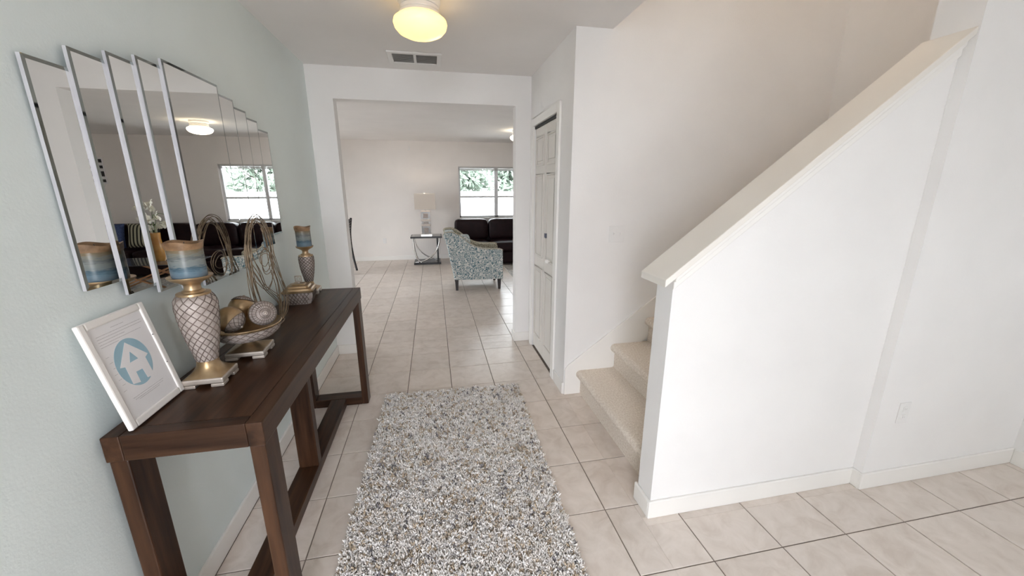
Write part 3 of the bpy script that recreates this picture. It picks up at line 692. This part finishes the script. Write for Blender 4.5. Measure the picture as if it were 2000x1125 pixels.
# ------------------------------------------------------------------ lattice box
lb=thing('lidded_box','small lattice trinket box with stepped gold lid','box',(-.806,2.435,TZ),math.radians(6))
def octa(h,c):  # chamfered square
    return [(h-c,-h),(h,-h+c),(h,h-c),(h-c,h),(-h+c,h),(-h,h-c),(-h,-h+c),(-h+c,-h)]
def loft(secs):
    m=MB(); n=8
    for h,c,z in secs: m.v+=[(x,y,z) for x,y in octa(h,c)]
    for i in range(len(secs)-1):
        for k in range(n): m.f.append((i*n+k,i*n+(k+1)%n,(i+1)*n+(k+1)%n,(i+1)*n+k))
    m.f+= [tuple(range(n))[::-1],tuple((len(secs)-1)*n+k for k in range(n))]
    return m
bsec=[(.060,.012,0),(.062,.012,.006),(.074,.014,.035),(.078,.014,.072)]
bd=loft(bsec).build('body',M['taupe'],lb)
m=MB()
def face_pt(side,u,z):
    h=float(np.interp(z,[s[2] for s in bsec],[s[0] for s in bsec]))+.0006
    p=(u*h,-h); a=side*PI/2; return (p[0]*math.cos(a)-p[1]*math.sin(a),p[0]*math.sin(a)+p[1]*math.cos(a),z)
for side in range(4):
    for k in range(-4,9):
        for sg in (1,-1):
            path=[]
            for i in range(7):
                z=.004+.066*i/6; u=sg*((k/8*2-1)+.55*i/6)
                if abs(u)<=.84: path.append(face_pt(side,u,z))
            if len(path)>1: m.tube(path,.0023,4)
m.build('lattice',M['lattice'],bd)
ld=loft([(.083,.014,.072),(.085,.014,.081),(.076,.012,.083),(.072,.012,.094),(.058,.01,.096),(.054,.01,.107),(.036,.006,.109),(.030,.006,.116)]).build('lid',M['gold'],lb,bevel=.001)
MB().lathe([(.012,.112),(.006,.118),(.006,.124)],12).tube([(-.016,0,.126),(.016,0,.126),(.016,0,.158),(-.016,0,.158)],.0042,4,closed=True).tube([(-.006,0,.134),(.006,0,.134),(.006,0,.15),(-.006,0,.15)],.002,4,closed=True).build('finial',M['pale_gold'],ld)

# ------------------------------------------------------------------ wire sculpture
ws=thing('wire_sculpture','looped bronze wire sculpture between the bowl and the lidded box','sculpture',(-.80,2.08,TZ))
def crv(pts,n=10):
    P=[Vector(p) for p in pts]; out=[]
    for i in range(len(P)-1):
        p0=P[max(i-1,0)];p1=P[i];p2=P[i+1];p3=P[min(i+2,len(P)-1)]
        for k in range(n):
            t=k/n; out.append(.5*((2*p1)+(-p0+p2)*t+(2*p0-5*p1+4*p2-p3)*t*t+(-p0+3*p1-3*p2+p3)*t**3))
    out.append(P[-1]); return out
rs=random.Random(3)
# local y runs along the table (towards the opening), z is up; bundles arch over, then fan out to the foot
OUT=[(-.15,.004),(-.215,.10),(-.24,.183),(-.247,.264),(-.243,.332),(-.24,.389),(-.224,.452),(-.175,.513),(-.108,.547),(-.044,.532),(-.002,.478),(.018,.411),(.022,.358),(.052,.285),(.098,.195),(.118,.117),(.08,.05),(.02,.004)]
INN=[(-.12,.004),(-.15,.09),(-.183,.167),(-.212,.256),(-.225,.338),(-.208,.412),(-.177,.480),(-.130,.519),(-.083,.523),(-.035,.491),(-.012,.437),(.002,.387),(.009,.337),(.014,.271),(.032,.198),(.03,.103),(.0,.004)]
CRS=[(-.20,.46),(-.236,.407),(-.232,.349),(-.186,.28),(-.143,.208),(-.064,.15),(.0,.098),(.03,.004)]
UUU=[(.0,.44),(.015,.369),(.004,.272),(-.02,.211),(-.077,.184),(-.154,.242),(-.207,.315),(-.216,.375),(-.20,.43)]
def strand(path,k,dy,dz,amp):
    x0=rs.uniform(-.010,.010); n=len(path)
    pts=[]
    for i,(y,z) in enumerate(path):
        e=.25 if z<.01 else 1
        pts.append((x0*e+amp*math.sin(i*1.1+k)*e, y+dy*e+rs.uniform(-.003,.003)*e+(-.05 if z<.01 else 0)*0, max(.004,z+dz*(e if z>.02 else 0))))
    MB().tube(crv(pts,6),.0017,5).build('wire_strand',M['bronze'],ws,smooth=80)
for k in range(5): strand(OUT,k,-.002*k+.006,-.005*k,.004)
for k in range(4): strand(INN,k+9,.003*k-.006,-.006*k,.004)
for k in range(4): strand(CRS,k+3,.010*k,.010*k-.01,.006)
for k in range(2): strand(UUU,k+5,.008*k,.010*k,.006)
for k,(rw,rh,zc) in enumerate(((.052,.030,.330),(.058,.052,.326),(.064,.060,.322))):
    pts=[(.004*k+.004*math.sin(a*2+k),-.068+rw*math.cos(a),zc+rh*math.sin(a)) for a in [2*PI*i/28 for i in range(28)]]
    MB().tube(pts,.0016,5,closed=True).build('wire_ring',M['bronze'],ws,smooth=80)
MB().tube([(.02*math.cos(a),-.06+.10*math.sin(a),.003) for a in [2*PI*i/30 for i in range(30)]],.003,6,closed=True).build('foot_ring',M['bronze'],ws,smooth=80)

# ------------------------------------------------------------------ picture frame with printed sheet
pf=thing('picture_frame','white picture frame leaning on the wall with blue house logo','picture frame',(-.8615,1.253,TZ+.0025),(-.195,0,PI/2))
PW,PH=.238,.318; b_=.0215
def pq(u,v): return ((u-.5)*PW, v*PH)
for a in ((-PW/2,-PW/2+b_,0,PH),(PW/2-b_,PW/2,0,PH)): box(a[0],a[1],-.011,.003,a[2],a[3]).build('frame_side',M['frame_white'],pf,bevel=.004)
for a in ((0,b_),(PH-b_,PH)): box(-PW/2+b_,PW/2-b_,-.0107,.003,a[0],a[1]).build('frame_side',M['frame_white'],pf,bevel=.004)
sheet=box(-PW/2+b_,PW/2-b_,-.0065,.002,b_,PH-b_).build('sheet',M['paper'],pf)
def flat(poly,mat,name,d=.0068,parent=sheet):
    MB().prism(poly,'y',-d,-.0064).build(name,M[mat],parent)
n=48; cxu,cyv=pq(.478,.52)
flat([(cxu+.064*math.cos(2*PI*k/n),cyv+.072*math.sin(2*PI*k/n)) for k in range(n)],'print_blue','print_disc')
house=[pq(*q) for q in ((.475,.715),(.715,.525),(.655,.505),(.66,.315),(.548,.325),(.535,.425),(.43,.43),(.425,.325),(.315,.345),(.325,.515),(.255,.53))]
flat(house,'paper','print_house',.0071)
flat([pq(*q) for q in ((.478,.622),(.545,.530),(.410,.530))],'print_blue','print_triangle',.0074)
for (u0,u1,v) in ((.40,.60,.885),(.16,.86,.850),(.16,.86,.825),(.16,.55,.800),(.16,.80,.775),(.16,.42,.752),(.22,.76,.232),(.24,.74,.212),(.30,.66,.196)):
    a,c=pq(u0,v); d_,_=pq(u1,v); flat([(a,c),(d_,c),(d_,c+.0016),(a,c+.0016)],'print_grey','print_text_line')
for k in range(7):
    a,c=pq(.15+.012*(k%3),.66-.055*k); flat([(a,c),(a+.012,c),(a+.012,c+.0014),(a,c+.0014)],'print_grey','print_text_line')
for (u,v) in ((.905,.667),(.92,.357)):
    a,c=pq(u,v); pn=MB().lathe([(.0016,0),(.0016,.002)],8).build('pin',M['leg_dark'],pf); pn.location=(a,-.0105,c); pn.rotation_euler=(PI/2,0,0)

# ------------------------------------------------------------------ living room furniture
def soft(name,mat,parent,x0,x1,y0,y1,z0,z1,puff=.0,bev=.04):
    b=bmesh.new(); bmesh.ops.create_cube(b,size=1)
    bmesh.ops.subdivide_edges(b,edges=b.edges,cuts=5,use_grid_fill=True)
    hx,hy,hz=(x1-x0)/2,(y1-y0)/2,(z1-z0)/2
    for v in b.verts:
        p=v.co*2; e=9.0
        l=(abs(p.x)**e+abs(p.y)**e+abs(p.z)**e)**(1/e); p=p/l if l else p
        q=Vector((p.x*hx,p.y*hy,p.z*hz))
        if puff: q.z+= math.copysign(puff,p.z)*max(0,1-p.x*p.x)*max(0,1-p.y*p.y)*(abs(p.z)>.5)
        v.co=q+Vector(((x0+x1)/2,(y0+y1)/2,(z0+z1)/2))
    me=bpy.data.meshes.new(name); b.to_mesh(me); b.free(); me.materials.append(M[mat]); me.shade_smooth()
    o=bpy.data.objects.new(name,me); COL.objects.link(o); o.parent=parent
    md=o.modifiers.new('sub','SUBSURF'); md.levels=1; md.render_levels=1
    return o
sofa=thing('sofa','long black-brown leather sofa under the far window','sofa',(2.17,8.0,0))
SW=1.77
box(-SW,SW,-.45,.5,.05,.28).build('base',M['leather'],sofa,bevel=.03)
soft('backrest','leather',sofa,-SW,SW,.22,.53,.25,.80)
for i in range(5):
    a=-SW+.01+i*(2*SW-.02)/5; c=a+(2*SW-.02)/5-.012
    soft('seat_cushion','leather',sofa,a,c,-.47,.18,.27,.47,.02)
    o=soft('back_cushion','leather',sofa,a,c,.06,.30,.46,.89,.0)
for x in (-SW+.08,SW-.08):
    for y in (-.38,.42): box(x-.03,x+.03,y-.03,y+.03,0,.06).build('leg',M['leg_dark'],sofa)
def pillow(name,label,mat,x,y,z,w,h,t,rot,grp='throw pillows on the sofa'):
    m=MB(); N=14; vs=[];fs=[]
    for s in (1,-1):
        for i in range(N+1):
            for j in range(N+1):
                u,v=i/N*2-1,j/N*2-1; th=t/2*((1-u**4)*(1-v**4))**.55
                pin=1-.06*(1-abs(u))*0; vs.append((u*w/2*(1-.05*(1-v*v)),-s*th,v*h/2*(1-.05*(1-u*u))+h/2))
    n=(N+1)**2
    for s in (0,1):
        for i in range(N):
            for j in range(N):
                a=s*n+i*(N+1)+j; q=(a,a+N+1,a+N+2,a+1); fs.append(q if s else q[::-1])
    o=m.add(vs,fs).build(name,M[mat],smooth=80); o.location=(x,y,z); o.rotation_euler=rot; tag(o,label,'pillow',grp); return o
pillow('throw_pillow','cream and black striped pillow on the dark sofa','stripe',3.12,7.79,.505,.50,.42,.14,(-.25,0,.05))
pillow('throw_pillow','dark blue pillow on the dark sofa','blue_cloth',3.62,7.78,.505,.45,.42,.14,(-.25,0,-.15))

# armchair
ac=thing('armchair','armchair in teal leaf fabric facing the coffee table','armchair',(.60,6.03,0),math.radians(-1.5))
AW=.35
def side_prof():
    return [(-.33,.17),(.40,.16),(.40,.60),(.36,.625),(.22,.625),(.10,.635),(.0,.665),(-.09,.715),(-.18,.79),(-.27,.855),(-.36,.885),(-.45,.875),(-.475,.84),(-.45,.78),(-.415,.66),(-.385,.45)]
for s in (-1,1):
    y0,y1=(-AW,-AW+.11) if s<0 else (AW-.11,AW)
    a=MB().prism(side_prof(),'y',y0,y1).build('arm',M['chair_fabric' if s<0 else 'chair_inner'],ac,bevel=.018,seg=3)  # far arm in tan: warm light on its inner side put into the colour
    pp=[(x,(y0 if s<0 else y1),z+.003) for x,z in side_prof()[2:13]]
    MB().tube(crv(pp,4),.006,6).build('piping',M['piping'],a,smooth=80)
MB().prism([(-.33,.17),(-.20,.17),(-.16,.42),(-.22,.70),(-.33,.868),(-.45,.865),(-.43,.70),(-.385,.45)],'y',-AW+.105,AW-.105).build('backrest',M['chair_fabric'],ac,bevel=.02,seg=3)
box(-.3,.385,-AW+.105,AW-.105,.17,.34).build('seat_base',M['chair_fabric'],ac,bevel=.01)
soft('seat_cushion','chair_inner',ac,-.20,.41,-AW+.112,AW-.112,.33,.50,.02)
soft('back_cushion','chair_fabric',ac,-.24,-.07,-AW+.115,AW-.115,.46,.80)
for x in (-.30,.345):
    for y in (-.30,.30):
        MB().hexa([(x-.018,y-.018,0),(x+.018,y-.018,0),(x+.018,y+.018,0),(x-.018,y+.018,0),(x-.027,y-.027,.175),(x+.027,y-.027,.175),(x+.027,y+.027,.175),(x-.027,y+.027,.175)]).build('leg',M['leg_dark'],ac)

# end table with curved chrome legs
et=thing('end_table','black end table with crossed curved chrome legs','table',(-.17,8.16,0))
box(-.31,.31,-.24,.24,.535,.565).build('tabletop',M['black'],et,bevel=.004)
box(-.285,.285,-.215,.215,.5655,.569).build('glass_inset',M['smoked_glass'],et)
box(-.27,.27,-.23,.23,0,.04).build('base',M['black'],et,bevel=.004)
def arc(p0,p1,bulge,y,n=16):
    out=[]
    for i in range(n+1):
        a=PI/2*i/n; out.append((p0[0]+(p1[0]-p0[0])*(1-math.cos(a)),y,p0[1]+(p1[1]-p0[1])*math.sin(a)))
    return out
MB().tube(arc((.26,.535),(-.24,.045),0,-.18),.014,8).build('curved_leg',M['chrome'],et,smooth=60)
MB().tube(arc((-.26,.535),(.24,.045),0,.18),.012,8).build('curved_leg',M['chrome'],et,smooth=60)
MB().tube(arc((-.26,.535),(-.12,.045),0,-.19),.018,8).build('side_leg',M['chrome'],et,smooth=60)
box(.20,.235,.14,.19,.04,.535).build('post',M['black'],et,bevel=.004)

# table lamp of mirrored blocks
tl=thing('table_lamp','mirrored block table lamp with rectangular linen shade','lamp',(-.165,8.2,.569))
box(-.11,.11,-.07,.07,0,.02).build('base',M['chrome'],tl,bevel=.004)
def mblock(z0,z1,hole):
    for q in (z0,z1-.016): box(-.095,.095,-.055,.055,q,q+.016).build('block_frame',M['pale_gold'],tl,bevel=.002)
    MB().hexa([(-.09,-.05,z0+.016),(.09,-.05,z0+.016),(.09,.05,z0+.016),(-.09,.05,z0+.016),(-.09,-.05,z1-.016),(.09,-.05,z1-.016),(.09,.05,z1-.016),(-.09,.05,z1-.016)]).build('mirror_block',noise_mat('smoke_mirror',(.10,.095,.09),(.2,.19,.18),3,.2,.5),tl)
    w,h0,h1=hole; box(-w,w,-.058,-.049,z0+h0,z0+h1).build('facet',M['taupe'],tl,bevel=.008)
mblock(.02,.20,(.04,.03,.13)); 
box(-.075,.075,-.045,.045,.20,.215).build('neck_block',M['pale_gold'],tl)
mblock(.215,.295,(.05,.025,.05))
box(-.075,.075,-.045,.045,.295,.31).build('neck_block',M['pale_gold'],tl)
mblock(.31,.49,(.05,.04,.13))
MB().tube([(0,0,.49),(0,0,.83)],.008,8).build('rod',M['chrome'],tl)
sh=MB(); s0,s1,sy=.205,.190,.13
for (a,c,d,e) in ((1,0,0,0),):
    t_=.004; z0,z1=.525,.83
    sh.box(-s0,s0,-sy,-sy+t_,z0,z1).box(-s0,s0,sy-t_,sy,z0,z1).box(-s0,-s0+t_,-sy+t_,sy-t_,z0,z1).box(s0-t_,s0,-sy+t_,sy-t_,z0,z1)
sh.build('lamp_shade',M['shade'],tl)
MB().tube([(-s0+.004,0,.80),(s0-.004,0,.80)],.003,6).build('spider',M['chrome'],tl)
MB().sphere((0,0,.845),.018,16,10).build('finial',M['plastic_white'],tl,smooth=60)
MB().sphere((0,0,.70),.032,16,10).build('bulb',emit_mat('lit_bulb',(1,.88,.74),26),tl,smooth=60)

# dining chair at the left edge of the opening
dc=thing('dining_chair','dark woven dining chair at the left of the living room','chair',(-1.745,7.40,0))
for y in (-.2,.2):
    MB().tube(crv([(.27,y,0),(.235,y,.22),(.215,y,.45),(.215,y,.70),(.255,y,.98)],5),[.021]*21,6).build('leg',M['leg_dark'],dc,smooth=60)
    MB().tube([(-.2,y,0),(-.2,y,.43)],.02,6).build('leg',M['leg_dark'],dc,smooth=60)
soft('seat','leather',dc,-.24,.24,-.23,.23,.42,.50,.01)
for k in range(9):
    z=.56+k*.048; x=float(np.interp(z,[.45,.70,.98],[.215,.215,.255]))
    MB().tube([(x,-.2,z),(x+.012,0,z),(x,.2,z)],.011,6).build('back_slat',M['leg_dark'],dc,smooth=60)
for k in range(6):
    y=-.15+k*.06; MB().tube([(.22,y,.52),(.228,y,.72),(.26,y,.97)],.006,5).build('back_weave',M['leg_dark'],dc)

# coffee table, vase, area rug, wall art (mostly seen in the mirror)
ar=thing('area_rug','grey patterned area rug under the coffee table','rug',(2.65,6.65,0))
box(-1.35,1.35,-.85,.85,.0005,.012).build('pile',M['area_rug'],ar,bevel=.004)
cf=thing('coffee_table','glass coffee table with crossed copper legs','table',(2.35,6.60,.012))
box(-.62,.62,-.36,.36,.43,.442).build('glass_top',M['smoked_glass'],cf,bevel=.003)
for y in (-.28,.28):
    for s in (-1,1): MB().tube([(-.5*s,y,.012),(.5*s,y,.428)],.016,4).build('crossed_leg',M['copper'],cf)
for x in (-.5,.5): MB().tube([(x,-.28,.012),(x,.28,.012)],.014,4).build('foot_bar',M['copper'],cf)
va=thing('flower_vase','amber vase of white orchids on the coffee table','vase',(2.22,6.62,.454)); va.scale=(1.15,1.15,1.3)
MB().lathe([(.05,0),(.062,.02),(.058,.16),(.05,.26),(.056,.32),(.05,.32),(.044,.27)],28).build('vase',M['vase'],va,smooth=50)
for k in range(5):
    a=k*1.26; MB().tube(crv([(0,0,.1),(.02*math.cos(a),.02*math.sin(a),.36),(.06*math.cos(a),.06*math.sin(a),.52),(.13*math.cos(a),.13*math.sin(a),.60-.04*k)],5),.003,5).build('stem',M['green'],va)
pm=MB()
for k in range(5):
    a=2*PI*k/5; r=Matrix.Rotation(a,3,'Z')@Matrix.Rotation(.5,3,'Y'); pm.sphere((.022*math.cos(a),.022*math.sin(a),.004),(.024,.017,.004),8,5,r)
pmesh=pm.mesh('blossom',M['petal'],70)
for k in range(26):
    a=k*2.4; rr=.03+.10*rs.random(); o=bpy.data.objects.new('blossom',pmesh); COL.objects.link(o); o.parent=va
    o.location=(rr*math.cos(a),rr*math.sin(a),.36+.30*rs.random()); o.rotation_euler=(rs.uniform(-1.4,1.4),rs.uniform(-1.4,1.4),a)
wa=thing('wall_art','white wall art with black stripes on the far wall','wall art',(4.12,YFAR,1.58))
box(-.16,.16,-.025,-.002,0,.46).build('canvas',M['paper'],wa,bevel=.003)
for z,h in ((.03,.05),(.13,.09),(.27,.05),(.37,.06)): box(-.155,.155,-.028,-.024,z,z+h).build('black_stripe',M['black'],wa)
print('objects',len(bpy.data.objects))
